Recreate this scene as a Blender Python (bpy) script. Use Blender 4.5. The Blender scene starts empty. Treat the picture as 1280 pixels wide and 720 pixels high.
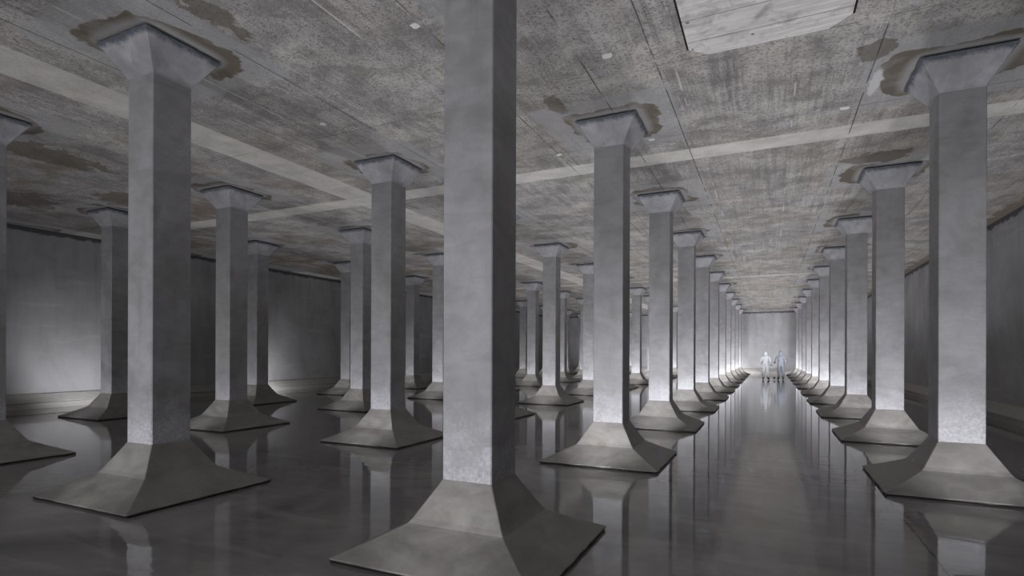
import bpy, bmesh, math, random
from mathutils import Vector, Matrix, Euler, noise as mnoise
random.seed(7)
SC = bpy.context.scene
COL = SC.collection

# ------------------------------------------------------------------ layout
GX, GY, SP = 2.043, 4.034, 4.225          # first column of the right row, spacing
XL, XR, YB, YF, H = -18.8, 5.35, -6.0, 49.6, 5.085
def cx(j): return GX - j*SP
def cy(i): return GY + i*SP

# ------------------------------------------------------------------ camera
cam = bpy.data.cameras.new('camera'); co = bpy.data.objects.new('camera', cam); COL.objects.link(co)
cam.sensor_width = 36; cam.sensor_fit = 'HORIZONTAL'
cam.lens = 685.9*36/1280
cam.shift_y = 81.4/1280
cam.clip_start = .05; cam.clip_end = 200
yaw, roll = .438, -.0035
co.matrix_world = Matrix.Translation((0, 0, 1.6)) @ Matrix.Rotation(yaw, 4, 'Z') @ Matrix.Rotation(math.pi/2, 4, 'X') @ Matrix.Rotation(-roll, 4, 'Z')
SC.camera = co

# ------------------------------------------------------------------ world, exposure
w = bpy.data.worlds.new('world'); SC.world = w; w.use_nodes = True
w.node_tree.nodes['Background'].inputs[0].default_value = (.5, .52, .6, 1)
w.node_tree.nodes['Background'].inputs[1].default_value = 0.0
vs = SC.view_settings
vs.view_transform = 'Standard'; vs.look = 'None'; vs.gamma = 1; vs.use_curve_mapping = False
vs.exposure = 0.12
SC.cycles.max_bounces = 8; SC.cycles.diffuse_bounces = 5; SC.cycles.glossy_bounces = 3
SC.cycles.sample_clamp_indirect = 4.0
SC.cycles.use_denoising = True

# ------------------------------------------------------------------ unseen lamps without fixtures
COOL = (.94, .955, 1.0)
def aim(o, target):
    d = Vector(target) - o.location
    o.rotation_euler = d.to_track_quat('-Z', 'Y').to_euler()
def spot(x, y, z, target, power, angle=150, blend=.6, size=.06, color=COOL):
    l = bpy.data.lights.new('unseen_lamp', 'SPOT'); l.energy = power; l.color = color
    l.spot_size = math.radians(angle); l.spot_blend = blend; l.shadow_soft_size = size
    o = bpy.data.objects.new('unseen_lamp', l); COL.objects.link(o); o.location = (x, y, z); aim(o, target)
    return o
def panel(x, y, z, target, power, sx, sy, color=COOL):
    l = bpy.data.lights.new('soft_light', 'AREA'); l.energy = power; l.color = color
    l.shape = 'RECTANGLE'; l.size = sx; l.size_y = sy
    o = bpy.data.objects.new('soft_light', l); COL.objects.link(o); o.location = (x, y, z); aim(o, target)
    return o
# unseen soft fill panels added behind the photographer, shining down the aisles
for j, p in enumerate((50, 112, 100, 52, 26)):
    panel(cx(j) - .2, -4.6, 2.3, (cx(j) - .2, 12, 2.5), p, 1.2, 3.2)
# two low lamps on the far side of each column: one for the face of the next column, one unseen uplight added to brighten the ceiling
for i in range(-1, 10):
    for j in range(5):
        p = (230 + 16*i) * (.8, 1, .8, .6, .42)[j]
        q = (165 + 4*i) * (1.1, 1, .75, .5, .3)[j]
        if i == -1: p = (130, 250, 150, 90, 60)[j]; q = (110, 120, 90, 60, 40)[j]
        spot(cx(j), cy(i) + .95, .28, (cx(j), cy(i) + 3.95, 1.9), p*.36, 88, .7, .05)
        spot(cx(j), cy(i) + 2.25, .12, (cx(j), cy(i) + 3.95, 1.0), (160 + 26*i)*(1, .8, 1.15, 1.0, .9, 1.2, .8, 1.1, 1, 1)[(i*3 + j*2) % 10]*(.85, 1, .7, .45, .3)[j] if i >= 0 else 55, 80, .9, .03)
        spot(cx(j), cy(i) + 1.1, .28, (cx(j), cy(i) + 2.1, 5.0), q, 130, .8, .05)
# lamps against the far wall
for x, p in ((-.05, 60), (-4.2, 120), (-8.6, 130), (-12.8, 60)):
    spot(cx(0) if x > -1 else x, 47.4, .3, (x if x < -1 else 1.2, 49.6, 1.0), p*2.2, 150, .7, .1)
spot(cx(1), 47.6, .3, (-1.2, 49.6, 1.0), 260, 150, .7, .1)
# lamps against the left wall
spot(-17.55, 15.3, .30, (-18.8, 16.6, .9), 150, 120, .8, .06)
spot(-16.7, 9.15, .35, (-18.8, 9.5, 1.3), 210, 110, 1.0, .1)
spot(-16.9, 23.0, .35, (-18.8, 24.6, 1.0), 110, 120, .9, .1, (.85, .85, 1))
# unseen spot added behind the right columns to brighten the two people
spot(1.7, 33.4, .5, (.2, 37.7, 1.2), 150, 34, .8, .05)
# lamps against the right wall
spot(4.2, 21.2, .35, (5.35, 23.0, 1.5), 55, 140, .9, .1)
spot(4.2, 13.6, .35, (5.35, 15.0, 1.5), 16, 140, .9, .1)

# ------------------------------------------------------------------ node helpers
class NT:
    def __init__(s, name):
        s.m = bpy.data.materials.new(name); s.m.use_nodes = True
        s.t = s.m.node_tree; s.b = s.t.nodes['Principled BSDF']; s.L = s.t.links
        s.tc = s.t.nodes.new('ShaderNodeTexCoord')
        s.geo = s.t.nodes.new('ShaderNodeNewGeometry')
    def inp(s, sock, v):
        if hasattr(v, 'is_output'): s.L.new(v, sock)
        elif isinstance(v, (tuple, list)) and len(v) == 3 and sock.type == 'RGBA': sock.default_value = (*v, 1)
        else: sock.default_value = v
    def math(s, op, a, b=0.0, c=None, clamp=False):
        n = s.t.nodes.new('ShaderNodeMath'); n.operation = op; n.use_clamp = clamp
        s.inp(n.inputs[0], a); s.inp(n.inputs[1], b)
        if c is not None: s.inp(n.inputs[2], c)
        return n.outputs[0]
    def map(s, vec, scale=(1, 1, 1), loc=(0, 0, 0)):
        n = s.t.nodes.new('ShaderNodeMapping'); s.L.new(vec, n.inputs[0])
        n.inputs['Scale'].default_value = scale; n.inputs['Location'].default_value = loc
        return n.outputs[0]
    def noise(s, vec, scale, detail=4, rough=.55, dist=0, w=None):
        n = s.t.nodes.new('ShaderNodeTexNoise')
        if w is not None: n.noise_dimensions = '4D'; s.inp(n.inputs['W'], w)
        s.L.new(vec, n.inputs['Vector'])
        n.inputs['Scale'].default_value = scale; n.inputs['Detail'].default_value = detail
        n.inputs['Roughness'].default_value = rough; n.inputs['Distortion'].default_value = dist
        return n.outputs[0]
    def ramp(s, f, a, b, va=0.0, vb=1.0, smooth=False):
        n = s.t.nodes.new('ShaderNodeMapRange'); s.inp(n.inputs[0], f)
        if smooth: n.interpolation_type = 'SMOOTHSTEP'
        for k, v in zip((1, 2, 3, 4), (a, b, va, vb)): s.inp(n.inputs[k], v)
        return n.outputs[0]
    def mix(s, f, a, b, mode='MIX'):
        n = s.t.nodes.new('ShaderNodeMix'); n.data_type = 'RGBA'; n.blend_type = mode
        s.inp(n.inputs[0], f); s.inp(n.inputs[6], a); s.inp(n.inputs[7], b)
        return n.outputs[2]
    def sep(s, vec):
        n = s.t.nodes.new('ShaderNodeSeparateXYZ'); s.L.new(vec, n.inputs[0]); return n.outputs
    def comb(s, x, y, z):
        n = s.t.nodes.new('ShaderNodeCombineXYZ'); s.inp(n.inputs[0], x); s.inp(n.inputs[1], y); s.inp(n.inputs[2], z); return n.outputs[0]
    def bump(s, h, strength, dist=.01, normal=None):
        n = s.t.nodes.new('ShaderNodeBump'); s.L.new(h, n.inputs['Height'])
        n.inputs['Strength'].default_value = strength; n.inputs['Distance'].default_value = dist
        if normal is not None: s.L.new(normal, n.inputs['Normal'])
        return n.outputs[0]
    def out(s, color=None, rough=None, normal=None, spec=.3):
        if color is not None: s.inp(s.b.inputs['Base Color'], color)
        if rough is not None: s.inp(s.b.inputs['Roughness'], rough)
        if normal is not None: s.L.new(normal, s.b.inputs['Normal'])
        s.b.inputs['Specular IOR Level'].default_value = spec
        return s.m
    def rnd(s):
        n = s.t.nodes.new('ShaderNodeObjectInfo'); return s.math('MULTIPLY', n.outputs['Random'], 40)

def column_material():
    n = NT('column_concrete'); P = n.tc.outputs['Object']; z = n.sep(P)[2]; r = n.rnd()
    big = n.noise(n.map(P, (1, 1, .8)), 2.2, 5, .6, .6, r)
    lift = n.noise(n.map(P, (.8, .8, 2.2)), 1.9, 5, .62, 1.6, r)      # horizontal pour marks
    fine = n.noise(P, 38, 4, .65, 0, r)
    c = n.mix(n.ramp(big, .32, .7), (.215, .208, .21), (.36, .35, .36))
    c = n.mix(n.ramp(lift, .45, .68, .0, .32), c, (.215, .208, .213))
    c = n.mix(n.ramp(lift, .56, .40, 0, .18), c, (.43, .42, .44))
    dk = n.noise(n.map(P, (6, 6, .5)), 1.4, 3, .6, 0, r)
    c = n.mix(n.ramp(dk, .6, .8, 0, .35), c, (.13, .125, .12))
    # white lime bloom at the foot of the shaft, with lamp glow painted in
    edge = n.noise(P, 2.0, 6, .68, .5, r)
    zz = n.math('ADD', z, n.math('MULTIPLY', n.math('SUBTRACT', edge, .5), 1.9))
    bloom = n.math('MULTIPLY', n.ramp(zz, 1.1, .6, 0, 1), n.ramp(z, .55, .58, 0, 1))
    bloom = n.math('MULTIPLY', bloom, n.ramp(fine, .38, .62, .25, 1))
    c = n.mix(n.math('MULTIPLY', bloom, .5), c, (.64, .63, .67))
    c = n.mix(n.ramp(fine, .3, .7, .12, 0), c, (.08, .08, .08))
    c = n.mix(n.ramp(r, 0, 40, 0, .28), c, (.20, .196, .20))
    h = n.math('ADD', n.math('MULTIPLY', fine, .4), n.math('MULTIPLY', big, 1.5))
    return n.out(c, n.ramp(fine, .3, .7, .42, .66), n.bump(h, .35, .012), .35)

def base_material():
    n = NT('footing_concrete'); P = n.tc.outputs['Object']; r = n.rnd(); z = n.sep(P)[2]
    big = n.noise(n.map(P, (1, 1, 2)), 2.6, 5, .6, .7, r); fine = n.noise(P, 40, 4, .65, 0, r)
    c = n.mix(n.ramp(big, .32, .7), (.165, .155, .143), (.31, .295, .277))
    c = n.mix(n.ramp(n.noise(P, 1.7, 4, .6, 1.0, r), .58, .72, 0, .45), c, (.36, .345, .33))
    c = n.mix(n.ramp(n.noise(P, 5.0, 3, .5, 0, r), .62, .7, 0, .3), c, (.16, .115, .085))
    c = n.mix(n.ramp(r, 0, 40, 0, .38), c, (.12, .114, .106))
    wet = n.ramp(n.math('ADD', z, n.math('MULTIPLY', fine, .012)), .034, .026, 0, 1)
    c = n.mix(wet, c, (.018, .016, .014))
    h = n.math('ADD', n.math('MULTIPLY', fine, .4), n.math('MULTIPLY', big, 1.5))
    return n.out(c, n.ramp(big, .3, .7, .38, .62), n.bump(h, .35, .012), .4)

def cap_material():
    n = NT('capital_concrete'); P = n.tc.outputs['Object']; r = n.rnd(); z = n.sep(P)[2]
    big = n.noise(P, 3.2, 5, .6, .6, r); fine = n.noise(P, 30, 4, .65, 0, r)
    c = n.mix(n.ramp(big, .32, .7), (.25, .243, .25), (.41, .402, .425))
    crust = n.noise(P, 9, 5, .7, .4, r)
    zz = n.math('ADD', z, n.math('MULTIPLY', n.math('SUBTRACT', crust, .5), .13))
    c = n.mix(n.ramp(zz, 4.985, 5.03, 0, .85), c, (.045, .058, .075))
    c = n.mix(n.ramp(zz, 5.06, 5.075, 0, .7), c, (.3, .3, .31))
    vd = n.noise(n.map(P, (9, 9, .8)), 1.6, 3, .6, 0, r)
    c = n.mix(n.ramp(vd, .58, .75, 0, .4), c, (.14, .145, .155))
    return n.out(c, .6, n.bump(n.math('ADD', big, n.math('MULTIPLY', crust, .6)), .5, .02), .3)

def ceiling_material():
    n = NT('ceiling_concrete'); P = n.geo.outputs['Position']; X, Y, _ = n.sep(P)
    speck = n.noise(P, 26, 4, .75); speck2 = n.noise(P, 70, 2, .7)
    big = n.noise(P, .33, 5, .6, .5)
    boards = n.noise(n.map(P, (9, .35, 1)), 1.0, 5, .7)
    boards2 = n.noise(n.map(P, (26, .8, 1)), 1.0, 3, .7)
    # poured concrete, grey to warm grey
    c = n.mix(n.ramp(big, .35, .68), (.29, .278, .270), (.46, .437, .412))
    # dark formwork streaks, in patches
    patch = n.ramp(n.noise(P, .55, 4, .6, .4), .38, .62)
    st = n.math('MULTIPLY', n.ramp(boards, .46, .64), patch)
    c = n.mix(n.math('MULTIPLY', st, .8), c, (.125, .125, .13))
    st2 = n.math('MULTIPLY', n.ramp(boards2, .5, .68), n.ramp(n.noise(P, .8, 3), .4, .6))
    c = n.mix(n.math('MULTIPLY', st2, .5), c, (.10, .10, .105))
    c = n.mix(n.math('MULTIPLY', n.ramp(boards2, .40, .28), .35), c, (.50, .485, .48))
    # exposed aggregate
    c = n.mix(n.math('MULTIPLY', n.ramp(speck, .50, .60), .7), c, (.10, .098, .10))
    c = n.mix(n.math('MULTIPLY', n.ramp(speck2, .53, .63), .55), c, (.66, .63, .60))
    mot = n.noise(P, 1.7, 7, .72, .3)
    c = n.mix(n.ramp(mot, .47, .60, 0, .6), c, (.155, .148, .142))
    c = n.mix(n.ramp(mot, .44, .33, 0, .45), c, (.60, .57, .53))
    c = n.mix(n.math('MULTIPLY', n.ramp(n.noise(n.map(P, (1, .6, 1)), .7, 6, .65, .5), .42, .6), n.ramp(Y, 8, 22, .25, .75)), c, n.mix(1.0, c, (1.05, .985, .91), 'MULTIPLY'))
    # brown damp patches
    br = n.ramp(n.noise(P, .42, 5, .62, .8), .50, .62)
    left = n.ramp(X, -7, -13, .25, 1)
    c = n.mix(n.math('MULTIPLY', n.math('MULTIPLY', br, left), .7), c, (.16, .125, .09))
    # smooth pale closure strips between the pours
    wob = n.math('MULTIPLY', n.math('SUBTRACT', n.noise(P, 2.2, 4, .6), .5), .05)
    Yw = n.math('ADD', Y, wob); Xw = n.math('ADD', X, wob)
    def strip(v, a, b): return n.math('MULTIPLY', n.ramp(v, a-.015, a+.015), n.ramp(v, b-.015, b+.015, 1, 0))
    pale = n.mix(n.ramp(n.noise(P, 3, 4), .3, .7), (.50, .475, .445), (.66, .63, .59))
    pale = n.mix(n.math('MULTIPLY', n.ramp(speck, .55, .7), .3), pale, (.3, .28, .27))
    s = n.math('MAXIMUM', strip(Yw, 9.72, 10.27), n.math('MULTIPLY', strip(Xw, -8.72, -7.92), .8))
    s = n.math('MAXIMUM', s, strip(Xw, -18.8, -18.1))
    s = n.math('MAXIMUM', s, n.math('MULTIPLY', strip(Yw, 26.6, 27.15), .6))
    c = n.mix(n.math('MULTIPLY', s, n.ramp(n.noise(P, .8, 5, .65), .3, .55, .55, .9)), c, pale)
    # halo around each column head: smoother skin, then brown drip stain
    def wrap(v, o):
        k = n.math('DIVIDE', n.math('SUBTRACT', v, o), SP)
        k = n.math('SUBTRACT', k, n.math('ROUND', k)); return n.math('MULTIPLY', n.math('ABSOLUTE', k), SP)
    u, v = wrap(X, GX), wrap(Y, GY)
    ch = n.math('MAXIMUM', u, v); di = n.math('POWER', n.math('ADD', n.math('POWER', u, 4.0), n.math('POWER', v, 4.0)), .25)
    nz = n.math('MULTIPLY', n.math('SUBTRACT', n.noise(P, 1.15, 5, .55, .3), .5), 1.1)
    c = n.mix(n.math('MULTIPLY', n.ramp(n.math('ADD', ch, n.math('MULTIPLY', nz, .25)), 1.02, .96), .55), c, (.33, .325, .33))
    d2 = n.math('ADD', di, nz)
    halo = n.math('MULTIPLY', n.ramp(d2, .66, .63), n.ramp(n.noise(P, 3, 3), .3, .55, .5, 1))
    c = n.mix(n.math('MULTIPLY', halo, .88), c, (.11, .09, .066))
    c = n.mix(n.math('MULTIPLY', n.ramp(di, .60, .5), .75), c, (.34, .33, .33))
    rim = n.math('ADD', X, n.math('MULTIPLY', n.math('SUBTRACT', n.noise(P, 1.6, 6, .75), .5), .8))
    c = n.mix(n.ramp(rim, 5.0, 5.05, 0, .75), c, (.17, .13, .10))
    nb = n.math('MULTIPLY', n.math('SUBTRACT', n.noise(P, 3.5, 6, .65, .8), .5), 2.6)
    # dark seep stains, each at its own place
    for (bx, by, ra, rb) in ((-5.22, 3.75, .15, .55), (1.10, 7.45, .17, .26), (1.7, 11.5, .55, .30), (-11.6, 5.3, .5, .9), (-2.72, 7.25, .13, .3), (-15.6, 6.6, .8, .7), (-13.4, 7.6, .7, .5)):
        e = n.math('SQRT', n.math('ADD', n.math('POWER', n.math('DIVIDE', n.math('SUBTRACT', X, bx), ra), 2.0), n.math('POWER', n.math('DIVIDE', n.math('SUBTRACT', Y, by), rb), 2.0)))
        c = n.mix(n.ramp(n.math('ADD', e, nb), 1.04, .94, 0, .7), c, (.105, .088, .07))
    e = n.math('SQRT', n.math('ADD', n.math('POWER', n.math('DIVIDE', n.math('SUBTRACT', X, 1.22), .07), 2.0), n.math('POWER', n.math('DIVIDE', n.math('SUBTRACT', Y, 8.35), .34), 2.0)))
    c = n.mix(n.ramp(n.math('ADD', e, nb), 1.0, .8, 0, .6), c, (.64, .63, .64))
    # hairline joints on the pour grid
    def line(v, at, wd=.009):
        return n.ramp(n.math('ABSOLUTE', n.math('SUBTRACT', n.math('ADD', v, n.math('MULTIPLY', wob, .4)), at)), wd, wd*.4)
    broke = n.ramp(n.noise(P, 1.6, 3), .42, .5)
    ln = None
    for at in (1.13, -1.24, -2.05, -3.35, -5.6, -7.3, -9.9, -12.6, 3.1):
        q = line(X, at); ln = q if ln is None else n.math('MAXIMUM', ln, q)
    for at in (6.75, 9.02, 13.3, 15.4, 17.6):
        ln = n.math('MAXIMUM', ln, n.math('MULTIPLY', line(Y, at), .8))
    ln = n.math('MULTIPLY', ln, broke)
    c = n.mix(n.math('MULTIPLY', ln, .8), c, (.06, .06, .06))
    wl = None
    for at in (-1.05, -6.55, -4.1, .3, -10.7):
        q = line(X, at, .016); wl = q if wl is None else n.math('MAXIMUM', wl, q)
    wl = n.math('MULTIPLY', wl, n.ramp(n.noise(P, 1.1, 3), .52, .58))
    c = n.mix(n.math('MULTIPLY', wl, .6), c, (.6, .58, .57))
    h = n.math('ADD', n.math('MULTIPLY', speck, .8), n.math('MULTIPLY', boards2, .7))
    h = n.math('SUBTRACT', h, ln)
    return n.out(c, .85, n.bump(h, .6, .02), .15)

def wall_material():
    n = NT('wall_concrete'); P = n.geo.outputs['Position']; X, Y, Z = n.sep(P)
    big = n.noise(n.map(P, (1, 1, .7)), .8, 6, .6, .5)
    fine = n.noise(P, 22, 4, .65)
    c = n.mix(n.ramp(big, .3, .7), (.22, .213, .215), (.33, .322, .328))
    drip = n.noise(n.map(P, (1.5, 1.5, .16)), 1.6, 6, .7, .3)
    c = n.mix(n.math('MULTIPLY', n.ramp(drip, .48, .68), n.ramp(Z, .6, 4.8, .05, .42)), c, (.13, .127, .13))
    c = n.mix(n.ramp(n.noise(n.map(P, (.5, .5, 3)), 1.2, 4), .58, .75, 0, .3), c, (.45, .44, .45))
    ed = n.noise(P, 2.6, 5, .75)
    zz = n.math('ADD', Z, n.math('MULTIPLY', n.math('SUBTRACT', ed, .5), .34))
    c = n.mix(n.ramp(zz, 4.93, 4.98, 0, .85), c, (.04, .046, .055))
    c = n.mix(n.ramp(zz, .42, .36, 0, .5), c, (.42, .40, .36))
    return n.out(c, n.ramp(fine, .3, .7, .6, .8), n.bump(n.math('ADD', n.math('MULTIPLY', fine, .4), big), .3, .02), .25)

def floor_material():
    n = NT('wet_floor'); P = n.geo.outputs['Position']; X, Y, Z = n.sep(P)
    silt = n.noise(P, .5, 6, .62, .9); fine = n.noise(P, 6, 5, .65, .3)
    across = n.noise(n.map(P, (.45, 2.2, 1)), 1.3, 6, .65, .4)
    c = n.mix(n.ramp(silt, .35, .68), (.125, .121, .119), (.27, .258, .248))
    c = n.mix(n.math('MULTIPLY', n.ramp(across, .5, .7), .5), c, (.33, .315, .30))
    crack = n.math('ABSOLUTE', n.math('SUBTRACT', n.math('ADD', X, n.math('MULTIPLY', n.math('SUBTRACT', n.noise(P, 2.5, 4), .5), .07)), 1.19))
    c = n.mix(n.math('MULTIPLY', n.ramp(crack, .012, .005), .8), c, (.012, .011, .01))
    crack2 = n.math('ABSOLUTE', n.math('SUBTRACT', X, -15.75))
    c = n.mix(n.ramp(crack2, .02, .01), c, (.006, .006, .006))
    rip = n.noise(n.map(P, (.8, 3.2, 1)), 2.3, 3, .5, .2)
    rip2 = n.noise(n.map(P, (1, 2.2, 1)), 9, 2, .5)
    h = n.math('ADD', rip, n.math('MULTIPLY', rip2, .06))
    rough = n.ramp(silt, .35, .7, .02, .07)
    rough = n.math('ADD', rough, n.ramp(across, .55, .78, 0, .07))
    m = n.out(c, rough, n.bump(h, .085, .02), .5)
    n.b.inputs['IOR'].default_value = 1.5
    return m

def simple(name, col, rough=.6, var=.15, scale=20):
    n = NT(name); P = n.tc.outputs['Object']
    f = n.noise(P, scale, 4, .6)
    c = n.mix(f, tuple(v*(1-var) for v in col), tuple(min(1, v*(1+var)) for v in col))
    return n.out(c, rough, n.bump(f, .3, .01))

def hatch_material():
    n = NT('hatch_concrete'); P = n.geo.outputs['Position']
    gr = n.noise(n.map(P, (1.2, 14, 1)), 1.5, 5, .65); blot = n.noise(P, 4, 5, .65, .6)
    c = n.mix(n.ramp(gr, .35, .65), (.52, .50, .49), (.72, .69, .67))
    c = n.mix(n.ramp(blot, .52, .72, 0, .65), c, (.22, .205, .20))
    c = n.mix(n.ramp(n.noise(P, 7, 2), .73, .76, 0, .8), c, (.07, .06, .06))
    return n.out(c, .75, n.bump(gr, .4, .008), .2)

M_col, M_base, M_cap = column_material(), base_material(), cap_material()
M_ceil, M_wall, M_floor = ceiling_material(), wall_material(), floor_material()
M_hatch = hatch_material()
M_gap = simple('black_hatch_gap', (.012, .012, .012), .9)  # flat black put in for the shade of the open hatch gap
M_patch = simple('white_plaster', (.66, .65, .63), .8, .2, 30)
M_white = simple('white_coverall_fabric', (.80, .82, .86), .7, .06, 12)
M_grey = simple('grey_coverall_fabric', (.38, .40, .46), .7, .2, 6)
M_boot = simple('black_rubber', (.02, .02, .022), .4)
M_glove = simple('red_brown_glove', (.22, .07, .06), .6)
M_skin = simple('skin', (.55, .33, .25), .5, .05)
M_curb = simple('curb_concrete', (.33, .315, .295), .7, .2, 5)
M_case = simple('dark_plastic', (.03, .03, .035), .5)

# ------------------------------------------------------------------ object helpers
def link(name, bm, mat, parent=None, smooth=False):
    me = bpy.data.meshes.new(name); bmesh.ops.recalc_face_normals(bm, faces=bm.faces); bm.to_mesh(me); bm.free()
    me.materials.append(mat)
    if smooth:
        for p in me.polygons: p.use_smooth = True
    o = bpy.data.objects.new(name, me); COL.objects.link(o)
    if parent: o.parent = parent
    return o
def box(bm, a, b):
    x0, y0, z0 = a; x1, y1, z1 = b
    v = [bm.verts.new(p) for p in ((x0,y0,z0),(x1,y0,z0),(x1,y1,z0),(x0,y1,z0),(x0,y0,z1),(x1,y0,z1),(x1,y1,z1),(x0,y1,z1))]
    for f in ((0,3,2,1),(4,5,6,7),(0,1,5,4),(1,2,6,5),(2,3,7,6),(3,0,4,7)): bm.faces.new([v[k] for k in f])
def structure(name, bm, mat):
    o = link(name, bm, mat); o['kind'] = 'structure'; return o

# ------------------------------------------------------------------ room shell
T = .4
bm = bmesh.new(); box(bm, (XL-T, YB-T, -.3), (XR+T, YF+T, 0)); structure('floor', bm, M_floor)
bm = bmesh.new(); box(bm, (XL-T, YB-T, H), (XR+T, YF+T, H+.35)); structure('ceiling', bm, M_ceil)
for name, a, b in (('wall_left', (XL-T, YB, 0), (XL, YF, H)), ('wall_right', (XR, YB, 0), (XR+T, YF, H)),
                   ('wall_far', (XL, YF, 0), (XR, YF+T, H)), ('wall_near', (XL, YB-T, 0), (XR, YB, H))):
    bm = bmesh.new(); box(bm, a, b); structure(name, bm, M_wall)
# sloping haunch along the foot of the walls
def haunch(name, along, wall, sgn, a, b):
    bm = bmesh.new(); prof = [(0, .42), (.10, .40), (.34, .20), (.36, .17), (.28, .15), (.28, 0), (0, 0)]
    rings = []
    for t in (a, b):
        rings.append([bm.verts.new(((wall+sgn*d, t, z) if along == 'Y' else (t, wall+sgn*d, z))) for d, z in prof])
    for k in range(len(prof)):
        k2 = (k+1) % len(prof); bm.faces.new((rings[0][k], rings[0][k2], rings[1][k2], rings[1][k]))
    bm.faces.new(rings[0]); bm.faces.new(rings[1][::-1])
    structure(name, bm, M_curb)
haunch('baseboard_left', 'Y', XL, 1, YB, YF)
haunch('baseboard_right', 'Y', XR, -1, YB, YF)
haunch('baseboard_far', 'X', YF, -1, XL+.36, XR-.36)

# ------------------------------------------------------------------ columns
A, B, C = .224, .846, .452
def ring(bm, r, z, ch, n=1, jit=0):
    """square ring with chamfered corners, n segments per side"""
    pts = []; cs = [(1, -1), (1, 1), (-1, 1), (-1, -1)]
    for k in range(4):
        p0 = Vector((cs[k][0]*r, cs[k][1]*r)); p1 = Vector((cs[(k+1) % 4][0]*r, cs[(k+1) % 4][1]*r))
        d = (p1-p0).normalized(); a = p0+d*ch; b = p1-d*ch
        for t in range(n+1): pts.append(a.lerp(b, t/n))
    out = []
    for p in pts:
        q = Vector((p.x, p.y, z))
        if jit: q.x += random.uniform(-jit, jit); q.y += random.uniform(-jit, jit)
        out.append(bm.verts.new(q))
    return out
def loft(bm, rings, cap0=True, cap1=True):
    for a, b in zip(rings, rings[1:]):
        n = len(a)
        for k in range(n): bm.faces.new((a[k], a[(k+1) % n], b[(k+1) % n], b[k]))
    if cap0: bm.faces.new(rings[0][::-1])
    if cap1: bm.faces.new(rings[-1])
def column_meshes():
    N = 14
    bm = bmesh.new()
    prof = [(B-.012, 0, .004), (B-.004, .012, .004), (B, .028, .004), (B-.006, .036, .004), (.64, .130, .005), (.455, .226, .006), (.423, .246, .006),
            (.395, .282, .006), (.25, .525, .007), (A+.004, .569, .008)]
    loft(bm, [ring(bm, r, z, ch, N, .006 if k < 4 else 0) for k, (r, z, ch) in enumerate(prof)])
    base = link('base', bm, M_base)
    bm = bmesh.new()
    loft(bm, [ring(bm, A, z, .008) for z in (.565, 1.5, 2.5, 3.5, 4.702)])
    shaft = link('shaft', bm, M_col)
    bm = bmesh.new()
    loft(bm, [ring(bm, r, z, ch, 10, jt) for r, z, ch, jt in ((A+.002, 4.698, .008, 0), (A+.01, 4.72, .008, 0), (.40, 4.99, .012, 0), (C-.012, 5.035, .014, .004), (C, 5.052, .014, .007), (C-.015, 5.066, .014, .008), (C-.06, 5.084, .014, .004))])
    cap = link('capital', bm, M_cap)
    return base, shaft, cap
proto_parts = column_meshes()
proto = bpy.data.objects.new('concrete_column', None); COL.objects.link(proto)
for p in proto_parts: p.parent = proto
ORD = ['nearest', 'second', 'third', 'fourth', 'fifth', 'sixth', 'seventh', 'eighth', 'ninth', 'tenth', 'last']
ROW = {0: 'the row right of the central aisle', 1: 'the row left of the central aisle',
       2: 'the row starting with the left foreground column', 3: 'the row starting at the left picture edge',
       4: 'the row nearest the left wall'}
SPECIAL = {
 (0, 1): 'nearest square column at centre, its head cut off by the picture top',
 (0, 2): 'large left foreground column with brown stain around its flared head',
 (0, 3): 'column cut by the left picture edge, only its right side showing',
 (0, 0): 'column at bottom right corner, only a base corner showing',
 (1, 0): 'large right foreground column with white bloom low on its shaft',
 (1, 1): 'column right of the central one, bloom and painted glow low on its shaft',
 (1, 2): 'column just left of the big central one, standing on square flared base',
 (1, 3): 'grey column right behind the large left foreground column',
 (1, 4): 'shadowed column left behind the left foreground column, before the bright wall',
 (2, 4): 'column by the left wall with bright glow at its right foot'}
first = True
for j in range(5):
    for i in range(11):
        if (i, j) == (0, 4): continue          # wholly outside the frame
        if first: o = proto; first = False
        else:
            o = proto.copy(); COL.objects.link(o)
            for p in proto_parts:
                q = p.copy(); COL.objects.link(q); q.parent = o
        o.location = (cx(j), cy(i), 0); o.rotation_euler = (0, 0, math.pi/2*((i*3+j*7) % 4))
        o['kind'] = 'thing'; o['category'] = 'column'; o['group'] = 'concrete columns of the underground reservoir'
        k = i if j != 4 else i-1
        rank = ORD[k] if i < 10 else 'last'
        o['label'] = SPECIAL.get((i, j), f'{rank} concrete column from the camera in {ROW[j]}')

# ------------------------------------------------------------------ ceiling hatch slab
t = bpy.data.objects.new('ceiling_hatch', None); COL.objects.link(t); t.location = (-.04, 5.6, H)
t['label'] = 'pale concrete hatch slab with clipped corners set in the ceiling'; t['category'] = 'hatch'
def prism(bm, pts, z0, z1):
    a = [bm.verts.new((x, y, z0)) for x, y in pts]; b = [bm.verts.new((x, y, z1)) for x, y in pts]
    n = len(pts)
    for k in range(n): bm.faces.new((a[k], a[(k+1) % n], b[(k+1) % n], b[k]))
    bm.faces.new(a[::-1]); bm.faces.new(b)
def octo(hx, y0, y1, ch): return [(-hx+ch, y0), (hx-ch, y0), (hx, y0+ch), (hx, y1-ch), (hx-ch, y1), (-hx+ch, y1), (-hx, y1-ch), (-hx, y0+ch)]
bm = bmesh.new(); prism(bm, octo(.825, -1.0, 1.138, .2), -.004, 0); link('joint_frame', bm, M_gap, t)
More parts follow.
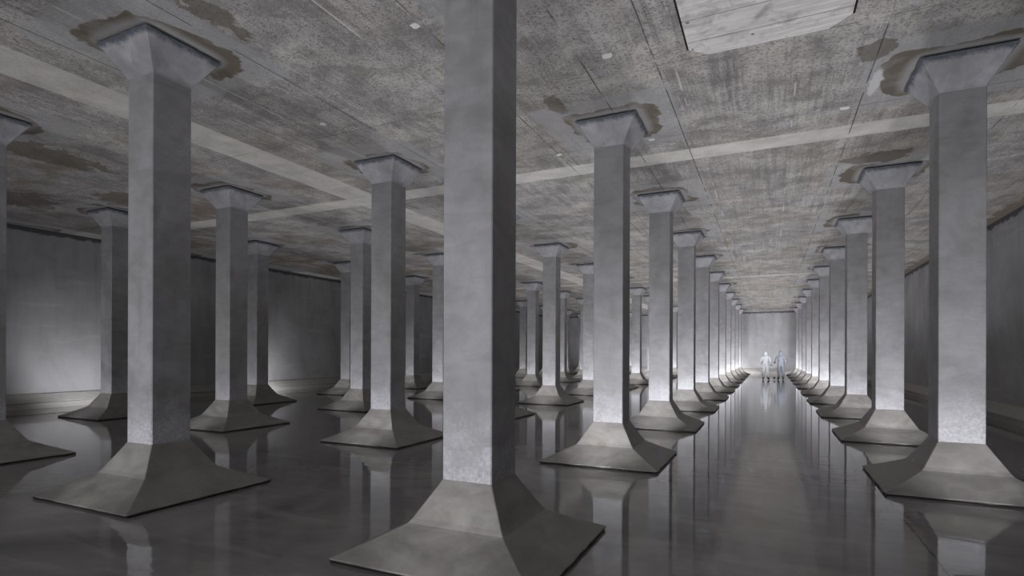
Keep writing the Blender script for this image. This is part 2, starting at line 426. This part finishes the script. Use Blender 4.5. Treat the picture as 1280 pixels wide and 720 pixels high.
def clip(y0, y1, hx=.80, Y0=-.975, Y1=1.11, ch=.19):
    def w(y): return hx - max(0, ch-(Y1-y)) - max(0, ch-(y-Y0))
    ys = sorted({y0, y1} | {y for y in (Y1-ch, Y0+ch) if y0 < y < y1})
    return [(w(y), y) for y in ys] + [(-w(y), y) for y in ys[::-1]]
for y0, y1 in ((-.975, -.51), (-.496, -.09), (-.076, .333), (.347, .765), (.779, 1.11)):
    bm = bmesh.new(); prism(bm, clip(y0, y1), -.022, -.004); link('board', bm, M_hatch, t)

# ------------------------------------------------------------------ small white patches on the ceiling
PATCH = [(-1.73, 6.28, .10, 'small white plaster patch on the ceiling left of the hatch'),
         (-3.42, 4.85, .08, 'white patch on the ceiling near the top left of the central column'),
         (-6.17, 6.34, .08, 'white patch on the ceiling above the left middle columns'),
         (.96, 9.02, .09, 'white patch on the ceiling beside the pale strip, right of the hatch'),
         (-1.74, 9.04, .08, 'white patch on the ceiling right of the second column head'),
         (-3.34, 9.06, .08, 'white patch on the ceiling just right of the central column edge')]
for x, y, s, lab in PATCH:
    bm = bmesh.new(); pts = []
    for k in range(10):
        a = k*math.tau/10; r = s*.62*random.uniform(.8, 1.15)
        pts.append((x + r*max(-.8, min(.8, math.cos(a)))*1.2, y + r*max(-.8, min(.8, math.sin(a)))))
    prism(bm, pts, H-.008, H)
    o = link('plaster_patch', bm, M_patch); o['label'] = lab; o['category'] = 'patch'; o['group'] = 'white patches on the ceiling'

# ------------------------------------------------------------------ people
def skin_body(name, joints, edges, mat, parent=None, root=0):
    me = bpy.data.meshes.new(name); me.from_pydata([j[0] for j in joints], edges, [])
    o = bpy.data.objects.new(name, me); COL.objects.link(o)
    m = o.modifiers.new('skin', 'SKIN'); m.use_smooth_shade = True; m.branch_smoothing = .6
    for k, j in enumerate(joints):
        r = j[1]; sv = me.skin_vertices[0].data[k]
        sv.radius = r if isinstance(r, tuple) else (r, r); sv.use_root = (k == root)
    s = o.modifiers.new('sub', 'SUBSURF'); s.levels = 2; s.render_levels = 2
    me.materials.append(mat)
    if parent: o.parent = parent
    return o
def ellipsoid(bm, c, r, rot=0, seg=20):
    m = Matrix.Translation(c) @ Matrix.Rotation(rot, 4, 'X') @ Matrix.Diagonal((*r, 1))
    bmesh.ops.create_uvsphere(bm, u_segments=seg, v_segments=seg*2//3, radius=1, matrix=m)
def hand(parent, wrist, direction, side, mat, name='glove'):
    """palm with four bent fingers and a side thumb, skinned as one mesh"""
    d = Vector(direction).normalized(); up = Vector((0, 1, 0)); s = d.cross(up).normalized()*side; f = s.cross(d).normalized()*side
    W = Vector(wrist); J = [(W, .026), (W+d*.05, (.034, .020)), (W+d*.085, (.036, .018))]; E = [(0, 1), (1, 2)]
    for k, (o, L) in enumerate(((-.03, .07), (-.010, .08), (.010, .076), (.028, .06))):
        b = len(J); p = W+d*.09+s*o
        J += [(p, .010), (p+d*L*.45+f*.008, .009), (p+d*L*.75+f*.03, .0085), (p+d*L*.85+f*.05, .007)]
        E += [(2, b), (b, b+1), (b+1, b+2), (b+2, b+3)]
    b = len(J); J += [(W+d*.035-s*.035+f*.01, .012), (W+d*.065-s*.05+f*.025, .010), (W+d*.095-s*.05+f*.035, .009)]
    E += [(1, b), (b, b+1), (b+1, b+2)]
    return skin_body(name, J, E, mat, parent)
def person(loc, rz, suit, label, pose, scale=1.0):
    t = bpy.data.objects.new('person', None); COL.objects.link(t); t.location = loc; t.rotation_euler = (0, 0, rz); t.scale = (scale,)*3
    t['label'] = label; t['category'] = 'person'; t['group'] = 'people in hooded coveralls'
    P = pose
    # local frame: faces +Y, X to the figure's right
    lean = P['lean']
    def sp(z, y=0, x=0): return Vector((x, y + lean*max(0, z-.95), z))
    J = [(sp(.95), (.185, .145)),                       # 0 pelvis
         (sp(1.12), (.180, .140)), (sp(1.28), (.190, .142)), (sp(1.42), (.170, .120)),   # 1 2 3 torso
         (sp(1.50, .01), (.095, .085)), (sp(1.58, .02), .082)]                            # 4 5 neck
    E = [(0, 1), (1, 2), (2, 3), (3, 4), (4, 5)]
    for s in (-1, 1):
        fx, fy = P['foot'][s]; kx, ky = P['knee'][s]
        b = len(J)
        J += [(Vector((s*.095, 0, .84)), (.112, .122)), (Vector((kx, ky, .48)), .096), (Vector(((kx+fx)/2, (ky+fy)/2-.01, .28)), .092), (Vector((fx, fy, .115)), .080)]
        E += [(0, b), (b, b+1), (b+1, b+2), (b+2, b+3)]
        b = len(J); sh = sp(1.425, 0, s*.20); el = Vector(P['elbow'][s]); wr = Vector(P['wrist'][s])
        J += [(sh, .080), (sh.lerp(el, .5), .072), (el, .064), (el.lerp(wr, .5), .056), (wr, .042)]
        E += [(3, b), (b, b+1), (b+1, b+2), (b+2, b+3), (b+3, b+4)]
    body = skin_body('coverall_body', J, E, suit, t)
    body.modifiers['sub'].levels = body.modifiers['sub'].render_levels = 4
    tx = bpy.data.textures.get('folds') or bpy.data.textures.new('folds', 'CLOUDS'); tx.noise_scale = .11; tx.noise_depth = 2
    dm = body.modifiers.new('folds', 'DISPLACE'); dm.texture = tx; dm.strength = .045; dm.mid_level = .5
    for s in (-1, 1):
        wr = Vector(P['wrist'][s]); el = Vector(P['elbow'][s])
        hand(t, wr + (wr-el).normalized()*.0, wr-el, s, M_glove if P['glove'][s] else suit)
        fx, fy = P['foot'][s]; a = P['toe'][s]
        d = Vector((math.sin(a), math.cos(a), 0))
        bp_ = Vector((fx, fy, 0))
        skin_body('boot', [(bp_+Vector((0, 0, .20)), .062), (bp_+Vector((0, 0, .085)), .056), (bp_-d*.05+Vector((0, 0, .048)), .044), (bp_+d*.09+Vector((0, 0, .050)), (.052, .046)), (bp_+d*.17+Vector((0, 0, .042)), (.048, .038))],
                  [(0, 1), (1, 2), (1, 3), (3, 4)], M_boot, t, 1)
    # head with face, inside a hood
    hc = sp(1.66, .03 + P['nod']*.6)
    bm = bmesh.new(); ellipsoid(bm, hc + Vector((0, .012, 0)), (.072, .088, .108))
    for v in bm.verts:                                   # chin, nose, eye sockets
        q = v.co - hc
        if q.z < -.04 and q.y > 0: v.co.x *= .86; v.co.x += hc.x*.14
        if q.y > .07 and -.035 < q.z < .02 and abs(q.x) < .018: v.co.y += .018
        if q.y > .05 and .005 < q.z < .035 and .015 < abs(q.x) < .045: v.co.y -= .010
    ellipsoid(bm, hc + Vector((0, .095, -.055)), (.025, .008, .008), 0, 10)
    for s in (-1, 1): ellipsoid(bm, hc + Vector((s*.074, 0, -.01)), (.010, .018, .030), 0, 10)
    face = link('head', bm, M_skin, t, True)
    bm = bmesh.new(); ellipsoid(bm, hc + Vector((0, -.022, .0)), (.100, .110, .130), 0, 24)
    for v in list(bm.verts):
        q = v.co - hc
        if q.z < -.06: v.co.x += q.x*.35; v.co.y -= .012; v.co.z -= .02
    bmesh.ops.delete(bm, geom=[v for v in bm.verts if (v.co-hc).y > .058 and abs((v.co-hc).z) < .09 and abs((v.co-hc).x) < .062], context='VERTS')
    hood = link('hood', bm, suit, t, True)
    sol = hood.modifiers.new('thick', 'SOLIDIFY'); sol.thickness = .008
    return t
person((-.19, 37.4, 0), math.radians(-8), M_white, 'person in bright white hooded coverall, seen from behind, left of the pair',
       dict(lean=.10, nod=.05, foot={-1: (-.13, -.02), 1: (.14, .05)}, knee={-1: (-.12, .02), 1: (.12, .05)}, toe={-1: -.2, 1: .35},
            elbow={-1: (-.265, .02, 1.14), 1: (.275, .04, 1.14)}, wrist={-1: (-.18, .24, 1.0), 1: (.29, .24, .95)}, glove={-1: False, 1: True}), 1.0)
person((.66, 37.9, 0), math.radians(6), M_grey, 'person in dull grey hooded coverall, seen from behind, right of the pair',
       dict(lean=.12, nod=.06, foot={-1: (-.10, .08), 1: (.13, -.04)}, knee={-1: (-.10, .08), 1: (.13, .03)}, toe={-1: -.5, 1: .15},
            elbow={-1: (-.27, .12, 1.15), 1: (.27, .02, 1.13)}, wrist={-1: (-.31, .34, 1.04), 1: (.22, .20, .96)}, glove={-1: False, 1: False}), 1.0)
# small dark work case standing by the right person's foot
t = bpy.data.objects.new('small_lamp', None); COL.objects.link(t); t.scale = (.7, .7, .7); t.location = (.30, 37.7, 0); t.rotation_euler = (0, 0, .4)
t['label'] = 'small dark object on short legs by the grey-suited person'; t['category'] = 'lamp'
bm = bmesh.new(); box(bm, (-.09, -.05, .12), (.09, .05, .24)); bmesh.ops.bevel(bm, geom=bm.edges[:], offset=.015, segments=2, affect='EDGES'); link('housing', bm, M_case, t)
for sx, sy in ((-1, -1), (1, -1), (0, 1)):
    skin_body('leg', [(Vector((0, 0, .14)), .012), (Vector((sx*.11, sy*.09, .012)), .011)], [(0, 1)], M_case, t)
